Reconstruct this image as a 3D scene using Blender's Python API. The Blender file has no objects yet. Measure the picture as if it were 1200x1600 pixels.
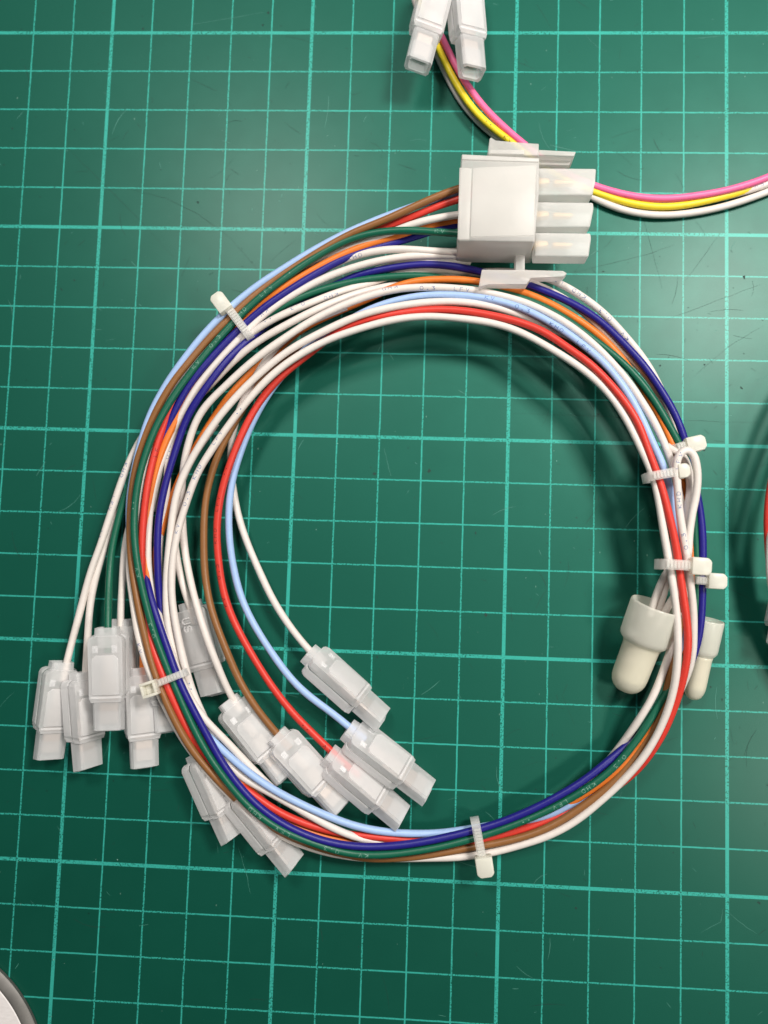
import bpy, bmesh, math, random
import numpy as np
from mathutils import Vector, Matrix

# ------------------------------------------------------------------ camera, light, exposure
random.seed(7)
rng = np.random.default_rng(7)
CM = 0.01
S = bpy.context.scene
COL = S.collection
CR = np.array([[0.998366996186741, 0.033164842509660085, -0.04651273101392101],
               [0.029305586621858982, -0.9962561791798383, -0.08133147016216122],
               [-0.049035941082155705, 0.07983557269350075, -0.995601204205222]])
CC = np.array([8.085129511251912, -13.255325198938879, 18.65539634831119])   # cm, mat grid units
FPX = 1257.3744

cam = bpy.data.cameras.new('camera')
cam.sensor_fit = 'HORIZONTAL'; cam.sensor_width = 36.0
cam.lens = FPX / 1200 * 36.0
cam.clip_start = 0.005; cam.clip_end = 20
cam.dof.use_dof = True; cam.dof.focus_distance = 0.178; cam.dof.aperture_fstop = 14.0
camo = bpy.data.objects.new('camera', cam); COL.objects.link(camo)
M = Matrix.Identity(4)
for i in range(3):
    M[i][0] = CR[0][i]; M[i][1] = -CR[1][i]; M[i][2] = -CR[2][i]; M[i][3] = CC[i] * CM
camo.matrix_world = M
S.camera = camo

W = bpy.data.worlds.new('World'); S.world = W; W.use_nodes = True
W.node_tree.nodes['Background'].inputs[0].default_value = (0.80, 0.90, 1.0, 1)
W.node_tree.nodes['Background'].inputs[1].default_value = 0.06

def area(name, loc, target, sx, sy, power, color):
    l = bpy.data.lights.new(name, 'AREA'); l.shape = 'RECTANGLE'
    l.size = sx; l.size_y = sy; l.energy = power; l.color = color
    o = bpy.data.objects.new(name, l); COL.objects.link(o)
    o.location = loc
    o.rotation_euler = (Vector(target) - Vector(loc)).to_track_quat('-Z', 'Y').to_euler()
    return o
def mirror_lamp(name, col, row, h, sx, sy, power, color):
    """ceiling lamp standing where the mat mirrors it at grid point (col,row)"""
    P = np.array([col, -row, 0.0]); d = P - CC; d[2] = -d[2]
    L = (P + d * (h / d[2])) * CM
    return area(name, tuple(L), (0.08, -0.11, 0), sx, sy, power, color)
mirror_lamp('ceiling_lamp_key', 14.9, 6.6, 48, 0.125, 0.105, 2.75, (1.0, 0.955, 0.90))
mirror_lamp('ceiling_lamp_back', 4.5, 5.0, 50, 0.12, 0.10, 1.25, (1.0, 0.96, 0.90))
mirror_lamp('ceiling_lamp_side', 17.0, 17.0, 50, 0.11, 0.09, 0.85, (1.0, 0.97, 0.86))

S.view_settings.view_transform = 'Standard'; S.view_settings.look = 'None'
S.view_settings.exposure = 0.24; S.view_settings.gamma = 1.0
S.view_settings.use_curve_mapping = False
S.cycles.use_denoising = True; S.cycles.use_adaptive_sampling = True; S.cycles.adaptive_threshold = 0.02
S.cycles.max_bounces = 8; S.cycles.transmission_bounces = 6; S.cycles.diffuse_bounces = 5; S.cycles.transparent_max_bounces = 12
S.cycles.caustics_refractive = False; S.cycles.caustics_reflective = False

# ------------------------------------------------------------------ helpers
def unproj(x, y, z):
    d = CR.T @ np.array([(x - 600) / FPX, (y - 800) / FPX, 1.0])
    return CC + d * ((z - CC[2]) / d[2])
def PX(x, y, z):
    return Vector(unproj(x, y, z) * CM)

def link(name, bm_or_me, mat, parent=None, smooth=True, auto=None):
    if isinstance(bm_or_me, bmesh.types.BMesh):
        me = bpy.data.meshes.new(name)
        bmesh.ops.recalc_face_normals(bm_or_me, faces=bm_or_me.faces)
        bm_or_me.to_mesh(me); bm_or_me.free()
    else:
        me = bm_or_me
    me.materials.clear(); me.materials.append(mat)
    me.polygons.foreach_set('use_smooth', [smooth] * len(me.polygons))
    o = bpy.data.objects.new(name, me); COL.objects.link(o)
    if auto:
        try:
            me.set_sharp_from_angle(angle=math.radians(auto))
        except Exception:
            pass
    if parent is not None:
        o.parent = parent
    return o
def empty(name, loc):
    o = bpy.data.objects.new(name, None); COL.objects.link(o)
    o.empty_display_size = 0.01; o.location = loc
    return o
def tag(o, label=None, cat=None, group=None, kind=None):
    if label: o['label'] = label
    if cat: o['category'] = cat
    if group: o['group'] = group
    if kind: o['kind'] = kind
    return o

def prism(bm, outline, z0, z1, bev=0.0, seg=2, M=None, scale_top=None):
    """outline in cm (x,y), extruded z0..z1 (cm); bevelled; optionally transformed"""
    n = len(outline)
    cx = sum(p[0] for p in outline) / n; cy = sum(p[1] for p in outline) / n
    k = scale_top or 1.0
    lo = [bm.verts.new((p[0] * CM, p[1] * CM, z0 * CM)) for p in outline]
    hi = [bm.verts.new(((cx + (p[0] - cx) * k) * CM, (cy + (p[1] - cy) * k) * CM, z1 * CM)) for p in outline]
    fs = [bm.faces.new(lo[::-1]), bm.faces.new(hi)]
    for i in range(n):
        j = (i + 1) % n
        fs.append(bm.faces.new((lo[i], lo[j], hi[j], hi[i])))
    geom = lo + hi
    if bev > 0:
        es = set()
        for f in fs:
            for e in f.edges: es.add(e)
        r = bmesh.ops.bevel(bm, geom=list(es), offset=bev * CM, segments=seg, affect='EDGES', profile=0.5, clamp_overlap=True)
        geom = list({v for f in r['faces'] for v in f.verts} | {v for v in geom if v.is_valid} | {v for f in fs if f.is_valid for v in f.verts})
    if M is not None:
        bmesh.ops.transform(bm, matrix=M, verts=[v for v in geom if v.is_valid])
    return bm
def rect(x0, x1, y0, y1):
    return [(x0, y0), (x1, y0), (x1, y1), (x0, y1)]
def px_prism(bm, pts, ztop, zbot, bev=0.03, seg=2):
    """outline seen in the photograph for the top face, at its own height, extruded straight down"""
    o = [tuple(unproj(x, y, ztop)[:2]) for x, y in pts]
    a = sum(o[i][0] * o[(i + 1) % len(o)][1] - o[(i + 1) % len(o)][0] * o[i][1] for i in range(len(o)))
    if a < 0: o = o[::-1]
    return prism(bm, o, zbot, ztop, bev, seg)

# ------------------------------------------------------------------ materials
def new_mat(name):
    m = bpy.data.materials.new(name); m.use_nodes = True
    nt = m.node_tree; b = nt.nodes['Principled BSDF']
    return m, nt, b
class G:
    """tiny node-graph helper"""
    def __init__(s, nt): s.nt = nt
    def n(s, t, **k):
        x = s.nt.nodes.new(t)
        for a, v in k.items(): setattr(x, a, v)
        return x
    def l(s, a, b): s.nt.links.new(a, b)
    def math(s, op, a, b=None, c=None, clamp=False):
        x = s.n('ShaderNodeMath', operation=op, use_clamp=clamp)
        for i, v in enumerate((a, b, c)):
            if v is None: continue
            if isinstance(v, (int, float)): x.inputs[i].default_value = v
            else: s.l(v, x.inputs[i])
        return x.outputs[0]
    def mix(s, f, a, b):
        x = s.n('ShaderNodeMix', data_type='RGBA')
        for i, v in ((0, f), (6, a), (7, b)):
            if isinstance(v, (int, float)): x.inputs[i].default_value = v
            elif isinstance(v, tuple): x.inputs[i].default_value = v
            else: s.l(v, x.inputs[i])
        return x.outputs[2]
    def noise(s, vec, scale, detail=2, rough=0.5, dist=0.0):
        x = s.n('ShaderNodeTexNoise'); x.inputs['Scale'].default_value = scale
        x.inputs['Detail'].default_value = detail; x.inputs['Roughness'].default_value = rough
        x.inputs['Distortion'].default_value = dist
        if vec is not None: s.l(vec, x.inputs['Vector'])
        return x.outputs['Fac']
    def mapping(s, vec, rot=(0, 0, 0), scale=(1, 1, 1), loc=(0, 0, 0)):
        x = s.n('ShaderNodeMapping'); s.l(vec, x.inputs['Vector'])
        x.inputs['Rotation'].default_value = rot; x.inputs['Scale'].default_value = scale; x.inputs['Location'].default_value = loc
        return x.outputs[0]
    def step(s, v, a, b):
        x = s.n('ShaderNodeMapRange', interpolation_type='SMOOTHSTEP')
        s.l(v, x.inputs[0]); x.inputs[1].default_value = a; x.inputs[2].default_value = b
        return x.outputs[0]

def wire_mat(name, rgb, rough=0.42):
    m, nt, b = new_mat(name); g = G(nt)
    tc = g.n('ShaderNodeTexCoord').outputs['Object']
    v = g.noise(tc, 700, 2, 0.6)
    c0 = tuple(c * 0.90 for c in rgb) + (1,); c1 = tuple(min(1, c * 1.06) for c in rgb) + (1,)
    g.l(g.mix(v, c0, c1), b.inputs['Base Color'])
    b.inputs['Roughness'].default_value = rough
    b.inputs['Specular IOR Level'].default_value = 0.4
    bu = g.n('ShaderNodeBump'); bu.inputs['Strength'].default_value = 0.10; bu.inputs['Distance'].default_value = 0.0002
    g.l(g.noise(tc, 1800, 0), bu.inputs['Height']); g.l(bu.outputs[0], b.inputs['Normal'])
    return m
WM = {
    'white': wire_mat('white_insulation', (0.74, 0.675, 0.63)),
    'brown': wire_mat('brown_insulation', (0.26, 0.112, 0.036)),
    'ltblue': wire_mat('light_blue_insulation', (0.36, 0.51, 0.80)),
    'red': wire_mat('red_insulation', (0.66, 0.045, 0.030)),
    'orange': wire_mat('orange_insulation', (0.76, 0.19, 0.025)),
    'navy': wire_mat('navy_insulation', (0.013, 0.010, 0.20)),
    'green': wire_mat('green_insulation', (0.004, 0.108, 0.060)),
    'pink': wire_mat('pink_insulation', (0.92, 0.16, 0.36)),
    'yellow': wire_mat('yellow_insulation', (0.90, 0.70, 0.03)),
}
def flat_mat(name, rgb, rough=0.5):
    m, nt, b = new_mat(name); b.inputs['Base Color'].default_value = (*rgb, 1); b.inputs['Roughness'].default_value = rough
    return m
def ink_mat(name, rgb):
    m, nt, b = new_mat(name); g = G(nt)
    b.inputs['Base Color'].default_value = (*rgb, 1); b.inputs['Roughness'].default_value = 0.5
    tp = g.n('ShaderNodeBsdfTransparent'); mx = g.n('ShaderNodeMixShader')
    n = g.noise(g.n('ShaderNodeTexCoord').outputs['Object'], 2600, 2, 0.6)
    f = g.math('ADD', g.math('MULTIPLY', g.step(n, 0.38, 0.52), 0.62), 0.38)
    g.l(f, mx.inputs[0]); g.l(tp.outputs[0], mx.inputs[1]); g.l(b.outputs[0], mx.inputs[2])
    g.l(mx.outputs[0], nt.nodes['Material Output'].inputs[0])
    return m
INK = {'blue': ink_mat('blue_ink', (0.05, 0.13, 0.36)), 'black': ink_mat('black_ink', (0.03, 0.012, 0.012)), 'white': ink_mat('white_ink', (0.22, 0.42, 0.34))}

def nylon(name, rgb, clear=0.22, rough=0.38, trans=0.36):
    """milky translucent moulded plastic"""
    m, nt, b = new_mat(name); g = G(nt)
    tc = g.n('ShaderNodeTexCoord').outputs['Object']
    v = g.noise(tc, 260, 3, 0.55)
    c0 = tuple(c * 0.94 for c in rgb) + (1,); c1 = rgb + (1,)
    g.l(g.mix(v, c0, c1), b.inputs['Base Color'])
    b.inputs['Roughness'].default_value = rough
    b.inputs['IOR'].default_value = 1.45
    tr = g.n('ShaderNodeBsdfTranslucent'); tr.inputs['Color'].default_value = (*rgb, 1)
    tp = g.n('ShaderNodeBsdfTransparent'); tp.inputs['Color'].default_value = (0.98, 0.985, 0.99, 1)
    m1 = g.n('ShaderNodeMixShader'); m1.inputs[0].default_value = trans
    g.l(b.outputs[0], m1.inputs[1]); g.l(tr.outputs[0], m1.inputs[2])
    m2 = g.n('ShaderNodeMixShader')
    lw = g.n('ShaderNodeLayerWeight'); lw.inputs[0].default_value = 0.30
    f = g.math('MULTIPLY', g.math('SUBTRACT', 1.0, lw.outputs['Facing']), clear)
    g.l(f, m2.inputs[0]); g.l(m1.outputs[0], m2.inputs[1]); g.l(tp.outputs[0], m2.inputs[2])
    g.l(m2.outputs[0], nt.nodes['Material Output'].inputs[0])
    bu = g.n('ShaderNodeBump'); bu.inputs['Strength'].default_value = 0.12; bu.inputs['Distance'].default_value = 0.0004
    g.l(g.noise(tc, 420, 3), bu.inputs['Height']); g.l(bu.outputs[0], b.inputs['Normal'])
    return m
NY = nylon('milky_nylon', (0.985, 0.97, 0.968), 0.50)
NYTHIN = nylon('thin_milky_nylon', (0.98, 0.974, 0.976), 0.58)
NYBIG = nylon('moulded_white_nylon', (0.89, 0.872, 0.84), 0.46)
NYTIE = nylon('cable_tie_nylon', (0.95, 0.94, 0.90), 0.62, 0.30)
NYHEAD = nylon('cable_tie_head_nylon', (0.95, 0.93, 0.84), 0.12, 0.30)
NYCAP = nylon('cream_cap_nylon', (0.99, 0.945, 0.79), 0.26, 0.18, 0.30)
NYSHROUD = nylon('frosted_shroud_nylon', (0.93, 0.915, 0.885), 0.36)
NYCOLLAR = nylon('clear_cap_collar', (0.98, 0.965, 0.88), 0.50, 0.22)
def metal(name, rgb, rough):
    m, nt, b = new_mat(name); b.inputs['Base Color'].default_value = (*rgb, 1); b.inputs['Metallic'].default_value = 1.0; b.inputs['Roughness'].default_value = rough
    return m
BRASS = metal('tinned_brass', (0.85, 0.56, 0.24), 0.58)
TIN = metal('tin_plate', (0.66, 0.56, 0.50), 0.62)

def mat_surface():
    m, nt, b = new_mat('green_cutting_mat'); g = G(nt)
    tc = g.n('ShaderNodeTexCoord').outputs['Object']
    cmv = g.mapping(tc, scale=(100, 100, 100))          # centimetres
    sep = g.n('ShaderNodeSeparateXYZ'); g.l(cmv, sep.inputs[0])
    wob = g.math('MULTIPLY', g.math('SUBTRACT', g.noise(cmv, 3.0, 3), 0.5), 0.02)
    def lines(period, half):
        out = None
        for ax in (0, 1):
            v = g.math('ADD', sep.outputs[ax], wob) if period == 1 else sep.outputs[ax]
            d = g.math('ABSOLUTE', g.math('SUBTRACT', g.math('MODULO', g.math('ADD', g.math('MODULO', g.math('ADD', v, period / 2), period), period), period), period / 2))
            k = g.math('SUBTRACT', 1.0, g.step(d, half - 0.006, half + 0.006))
            out = k if out is None else g.math('MAXIMUM', out, k)
        return out
    minor = lines(1, 0.0172); major = lines(5, 0.040)
    # the print is nibbled away along cuts
    worn = g.noise(cmv, 26, 3, 0.7)
    wmask = g.step(g.noise(cmv, 0.55, 2), 0.38, 0.56)
    wear = g.math('MULTIPLY', g.math('SUBTRACT', 1.0, g.step(worn, 0.43, 0.47)), g.math('ADD', g.math('MULTIPLY', wmask, 0.85), 0.10))
    fade = g.step(g.noise(cmv, 5.0, 3), 0.25, 0.55)
    minor = g.math('MULTIPLY', minor, g.math('ADD', 0.70, g.math('MULTIPLY', fade, 0.30)))
    ln = g.math('MAXIMUM', minor, major)
    ln = g.math('MULTIPLY', ln, g.math('SUBTRACT', 1.0, wear), clamp=True)
    # little nicks and dust
    vo = g.n('ShaderNodeTexVoronoi'); vo.inputs['Scale'].default_value = 2.6; g.l(cmv, vo.inputs['Vector'])
    vr = g.n('ShaderNodeSeparateColor'); g.l(vo.outputs['Color'], vr.inputs[0])
    nick = g.math('MULTIPLY', g.math('SUBTRACT', 1.0, g.step(vo.outputs['Distance'], 0.035, 0.07)), g.step(vr.outputs[0], 0.80, 0.82))
    vo2 = g.n('ShaderNodeTexVoronoi'); vo2.inputs['Scale'].default_value = 3.4; g.l(g.mapping(cmv, rot=(0, 0, 0.6), scale=(1, 0.55, 1)), vo2.inputs['Vector'])
    vr2 = g.n('ShaderNodeSeparateColor'); g.l(vo2.outputs['Color'], vr2.inputs[0])
    dust = g.math('MULTIPLY', g.math('SUBTRACT', 1.0, g.step(vo2.outputs['Distance'], 0.02, 0.06)), g.step(vr2.outputs[1], 0.86, 0.88))
    big = g.noise(cmv, 0.35, 3)
    base = g.mix(big, (0.0002, 0.036, 0.021, 1), (0.0008, 0.052, 0.032, 1))
    grain = g.noise(cmv, 40, 2)
    base = g.mix(g.math('MULTIPLY', grain, 0.28), base, (0.002, 0.080, 0.054, 1))
    col = g.mix(ln, base, (0.033, 0.345, 0.285, 1))
    col = g.mix(g.math('MULTIPLY', nick, 0.75), col, (0.003, 0.010, 0.008, 1))
    col = g.mix(g.math('MULTIPLY', dust, 0.55), col, (0.22, 0.34, 0.28, 1))
    g.l(col, b.inputs['Base Color'])
    b.inputs['Specular IOR Level'].default_value = 0.75; b.inputs['IOR'].default_value = 1.5
    b.inputs['Specular Tint'].default_value = (0.20, 1.0, 0.76, 1)
    b.inputs['Coat Weight'].default_value = 0.27; b.inputs['Coat Roughness'].default_value = 0.31
    r = g.math('ADD', 0.50, g.math('MULTIPLY', g.noise(cmv, 1.3, 3, 0.6), 0.12))
    g.l(r, b.inputs['Roughness'])
    bu = g.n('ShaderNodeBump'); bu.inputs['Strength'].default_value = 0.30; bu.inputs['Distance'].default_value = 0.00006
    h = g.noise(cmv, 45, 2, 0.7)
    g.l(h, bu.inputs['Height']); g.l(bu.outputs[0], b.inputs['Normal'])
    return m

# ------------------------------------------------------------------ the surface
bm = bmesh.new()
prism(bm, rect(-16, 29, -36, 9), -0.3, 0.0, 0.0)
mat_o = link('cutting_mat', bm, mat_surface(), smooth=False)
tag(mat_o, 'green self-healing cutting mat with a printed turquoise centimetre grid', 'cutting mat', kind='structure')

def marks(name, items, mt, z):
    """thin knife marks and nicks: tapered ribbons lying in the surface (cm, grid units)"""
    V, F = [], []
    for pts, w in items:
        pts = np.array(pts, float); T = np.gradient(pts, axis=0); T /= np.linalg.norm(T, axis=1, keepdims=True) + 1e-9
        N = np.stack([-T[:, 1], T[:, 0]], 1); n = len(pts); b = len(V)
        for i in range(n):
            k = w * (0.25 + 0.75 * math.sin(math.pi * (i + 0.4) / (n - 0.2))) * rng.uniform(0.6, 1.2) / 2
            for sg in (1, -1):
                q = pts[i] + sg * N[i] * k; V.append((q[0] * CM, q[1] * CM, z * CM))
        for i in range(n - 1): F.append((b + 2*i, b + 2*i + 1, b + 2*i + 3, b + 2*i + 2))
    me = bpy.data.meshes.new(name); me.from_pydata(V, [], F)
    return tag(link(name, me, mt, mat_o, smooth=False), kind='stuff')
def rand_marks(n, lo, hi, wlo, whi, dens):
    out = []
    while len(out) < n:
        x, y = rng.uniform(-3, 18), rng.uniform(-25, 1.5)
        if rng.random() > dens(x, -y): continue
        L = lo * (hi / lo) ** (rng.random() ** 1.6); a = rng.uniform(0, math.pi); c = rng.normal(0, 0.25) / max(L, 0.4)
        m = max(4, int(L / 0.15)); t = np.linspace(-L / 2, L / 2, m)
        out.append(([(x + math.cos(a) * u - math.sin(a) * c * u * u, y + math.sin(a) * u + math.cos(a) * c * u * u) for u in t], rng.uniform(wlo, whi)))
    return out
def px_mark(pts, w):
    p = [unproj(x, y, 0)[:2] for x, y in pts]; o = []
    for a_, b_ in zip(p, p[1:]):
        for t in np.linspace(0, 1, 8, endpoint=False): o.append(a_ * (1 - t) + b_ * t + rng.normal(0, 0.004, 2))
    return o, w
den_d = lambda c, r: 0.18 + 0.82 * (c > 10.5) * (2.5 < r < 19) + 0.3 * (c < 9) * (r < 7)
dark_items = rand_marks(420, 0.06, 0.8, 0.004, 0.010, den_d)
dark_items += [px_mark(p, 0.007) for p in ([(100, 226), (160, 285), (215, 340), (280, 412)], [(205, 296), (260, 310), (310, 335), (360, 372), (412, 432)], [(800, 646), (930, 650), (1060, 657), (1200, 661)],
    [(935, 620), (1000, 640), (1040, 641)], [(1000, 322), (1040, 470)], [(1070, 440), (1100, 400), (1128, 360)], [(1040, 500), (1120, 470), (1200, 440)], [(1090, 905), (1140, 920), (1200, 950)], [(1082, 590), (1140, 540), (1200, 505)],
    [(690, 1148), (620, 1165), (590, 1182)], [(900, 425), (1010, 398), (1060, 380)])]
light_items = rand_marks(200, 0.06, 0.9, 0.005, 0.014, lambda c, r: 0.55)
light_items += [px_mark(p, 0.009) for p in ([(372, 1322), (386, 1370), (392, 1400)], [(290, 40), (350, 30), (420, 18)], [(600, 700), (612, 750)], [(1085, 60), (1135, 56)], [(1130, 1420), (1126, 1440), (1090, 1460)], [(1137, 1425), (1165, 1448), (1185, 1460)])]
def speck(x, y, r):
    a = np.sort(rng.uniform(0, 2 * math.pi, 7))
    return [(x + r * rng.uniform(.5, 1.2) * math.cos(t), y + r * rng.uniform(.5, 1.2) * math.sin(t)) for t in a]
def specks(name, n, mt, z, lo, hi, dens):
    V, F = [], []
    while len(F) < n:
        x, y = rng.uniform(-3, 18), rng.uniform(-25, 1.5)
        if rng.random() > dens(x, -y): continue
        P = speck(x, y, lo * (hi / lo) ** (rng.random() ** 2)); b = len(V); V += [(p[0] * CM, p[1] * CM, z * CM) for p in P]; F.append(tuple(range(b, b + 7)))
    me = bpy.data.meshes.new(name); me.from_pydata(V, [], F)
    return tag(link(name, me, mt, mat_o, smooth=False), kind='stuff')
SCR_D = flat_mat('dark_knife_cut', (0.003, 0.034, 0.025), 0.7); SCR_L = flat_mat('pale_scuff', (0.05, 0.21, 0.165), 0.6)
marks('knife_cuts', dark_items, SCR_D, 0.0022)
marks('pale_scuffs', light_items, SCR_L, 0.0016)
specks('dark_nicks', 160, SCR_D, 0.0028, 0.012, 0.05, den_d)
specks('lint', 140, flat_mat('lint', (0.22, 0.40, 0.34), 0.8), 0.0034, 0.006, 0.016, lambda c, r: 0.6)

# ------------------------------------------------------------------ wires
WR = 0.082   # cm
def smooth_path(pts, sig):
    """pts: list of (x,y[,z]) photo positions with heights; returns an even 3-D path (cm)"""
    xy = np.array([p[:2] for p in pts], float)
    s = np.concatenate([[0], np.cumsum(np.hypot(*np.diff(xy, axis=0).T))])
    zi = [i for i, p in enumerate(pts) if len(p) > 2]
    st = 3.0
    n = max(8, int(s[-1] / st))
    t = np.linspace(0, s[-1], n)
    # cubic Hermite through the points
    def crom(v):
        m = np.gradient(v, s)
        k = np.clip(np.searchsorted(s, t, side='right') - 1, 0, len(s) - 2)
        h = s[k + 1] - s[k]; u = (t - s[k]) / h
        return ((2*u**3 - 3*u**2 + 1) * v[k] + (u**3 - 2*u**2 + u) * h * m[k] + (-2*u**3 + 3*u**2) * v[k+1] + (u**3 - u**2) * h * m[k+1])
    x = crom(xy[:, 0]); y = crom(xy[:, 1])
    z = np.interp(t, s[zi], [pts[i][2] for i in zi])
    def gs(v, sg):
        w = int(3 * sg / st) + 1
        k = np.exp(-0.5 * (np.arange(-w, w + 1) * st / sg) ** 2); k /= k.sum()
        e = np.concatenate([2 * v[0] - v[w:0:-1], v, 2 * v[-1] - v[-2:-w - 2:-1]]) if len(v) > w + 1 else None
        return v if e is None else np.convolve(e, k, 'valid')
    x, y, z = gs(x, sig), gs(y, sig), gs(z, max(14, sig))
    ph = rng.uniform(0, 6.28, 6)
    wob = lambda a, b: 0.010 * np.sin(t / 61 + a) + 0.007 * np.sin(t / 27 + b)
    P = np.array([unproj(a, b, c) for a, b, c in zip(x, y, z)])
    P[:, 0] += wob(ph[0], ph[1]); P[:, 1] += wob(ph[2], ph[3]); P[:, 2] += wob(ph[4], ph[5])
    return P, np.stack([x, y], 1)
def frames(P):
    T = np.gradient(P, axis=0); T /= np.linalg.norm(T, axis=1, keepdims=True)
    up = np.array([0, 0, 1.0])
    N = up - T * (T @ up)[:, None]
    N /= np.maximum(np.linalg.norm(N, axis=1, keepdims=True), 1e-6)
    return T, N, np.cross(T, N)
def tube_mesh(name, P, r, sides=14):
    T, N, B = frames(P); n = len(P)
    a = np.linspace(0, 2 * np.pi, sides, endpoint=False)
    q = np.arange(n); r = (r * (1 + 0.018 * np.sin(q / 9.0 + rng.uniform(0, 6)) + 0.012 * np.sin(q / 3.7 + rng.uniform(0, 6))))[:, None, None]
    V = (P[:, None, :] + r * (np.cos(a)[None, :, None] * N[:, None, :] + np.sin(a)[None, :, None] * B[:, None, :])).reshape(-1, 3)
    i = np.arange(n - 1)[:, None] * sides; j = np.arange(sides)[None, :]; k = (j + 1) % sides
    F = np.stack([i + j, i + k, i + sides + k, i + sides + j], -1).reshape(-1, 4).tolist()
    F += [list(range(sides))[::-1], list(range((n - 1) * sides, n * sides))]
    me = bpy.data.meshes.new(name)
    me.from_pydata((V * CM).tolist(), [], F)
    return me
GLYPH = {
    'K': [[(0, 0), (0, 1)], [(0.8, 1), (0, .45), (0.8, 0)]], 'H': [[(0, 0), (0, 1)], [(.8, 0), (.8, 1)], [(0, .5), (.8, .5)]],
    'D': [[(0, 0), (0, 1), (.5, 1), (.8, .75), (.8, .25), (.5, 0), (0, 0)]], 'L': [[(0, 1), (0, 0), (.75, 0)]],
    'F': [[(0, 0), (0, 1), (.75, 1)], [(0, .5), (.6, .5)]], 'V': [[(0, 1), (.4, 0), (.8, 1)]],
    '0': [[(.2, 0), (0, .25), (0, .75), (.2, 1), (.6, 1), (.8, .75), (.8, .25), (.6, 0), (.2, 0)]],
    '3': [[(0, 1), (.7, 1), (.35, .58), (.75, .45), (.75, .15), (.5, 0), (0, 0)]],
    '.': [[(.35, 0), (.5, 0), (.5, .14), (.35, .14), (.35, 0)]], '*': [[(.3, .42), (.5, .42), (.5, .58), (.3, .58), (.3, .42)]],
    'U': [[(0, 1), (0, .25), (.2, 0), (.6, 0), (.8, .25), (.8, 1)]], 'S': [[(.8, .85), (.6, 1), (.2, 1), (0, .8), (.1, .6), (.7, .42), (.8, .2), (.6, 0), (.2, 0), (0, .15)]],
    'P': [[(0, 0), (0, 1), (.6, 1), (.8, .8), (.6, .5), (0, .5)]], 'A': [[(0, 0), (.4, 1), (.8, 0)], [(.15, .38), (.65, .38)]], 'T': [[(0, 1), (.8, 1)], [(.4, 1), (.4, 0)]],
}
def print_on_wire(P, PXY, r, words, ink, parent):
    """words: (text, x, y, sign, side) printed round the insulation where the photograph shows it"""
    T, N, B = frames(P)
    s = np.concatenate([[0], np.cumsum(np.linalg.norm(np.diff(P, axis=0), axis=1))])
    hgt, wid, pitch, sw = 0.072, 0.085, 0.132, 0.0085
    V, F = [], []
    def at(u, v):
        k = min(max(np.searchsorted(s, u), 1), len(s) - 1)
        f = (u - s[k-1]) / max(s[k] - s[k-1], 1e-9)
        p = P[k-1] * (1 - f) + P[k] * f; nn = N[k]; bb = B[k]
        a = v / r
        return p + (r + 0.003) * (math.cos(a) * nn + math.sin(a) * bb)
    for txt, x, y, sg, side in words:
        d = np.hypot(PXY[:, 0] - x, PXY[:, 1] - y); u0 = s[int(d.argmin())]
        n = len(txt)
        for ci, ch in enumerate(txt):
            for st in GLYPH[ch]:
                for (ax, ay), (bx, by) in zip(st, st[1:]):
                    q = []
                    def loc(px, py):
                        return (sg * ((ci - (n - 1) / 2 - 0.35) * pitch + px * wid), -sg * (py - 0.5) * hgt + side * r)
                    a = np.array(loc(ax, ay)); b = np.array(loc(bx, by))
                    dv = b - a; L = np.hypot(*dv)
                    if L < 1e-6: continue
                    dv /= L; nv = np.array([-dv[1], dv[0]]) * sw / 2
                    m = 4; base = len(V)
                    for t in range(m + 1):
                        c = a - dv * sw * .4 + dv * (L + sw * .8) * t / m
                        for w in (nv, -nv):
                            uv = c + w; V.append(at(u0 + uv[0], uv[1]))
                    for t in range(m):
                        F.append((base + 2*t, base + 2*t + 2, base + 2*t + 3, base + 2*t + 1))
    me = bpy.data.meshes.new('printed_text')
    me.from_pydata([tuple(v * CM) for v in V], [], F)
    return tag(link('printed_text', me, INK[ink], parent, smooth=False), kind='stuff')
def parse(t):
    return [tuple(float(v) for v in q.split(',')) for q in t.split()]
def wire(parent, color, data, words=None, ink='blue', sig=24, r=WR, label=None):
    P, Q = smooth_path(parse(data), sig)
    names = {'ltblue': 'light_blue_wire', 'navy': 'navy_blue_wire'}
    nm = names.get(color, color + '_wire')
    o = link(nm, tube_mesh(nm, P, r), WM[color], parent)
    if words: print_on_wire(P, Q, r, words, ink, o)
    if label: o['label'] = label
    return o

harness = empty('wire_harness', (0, 0, 0))
tag(harness, 'large coiled wire harness of coloured wires with milky white connectors, ties and end caps', 'wire harness')

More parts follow.
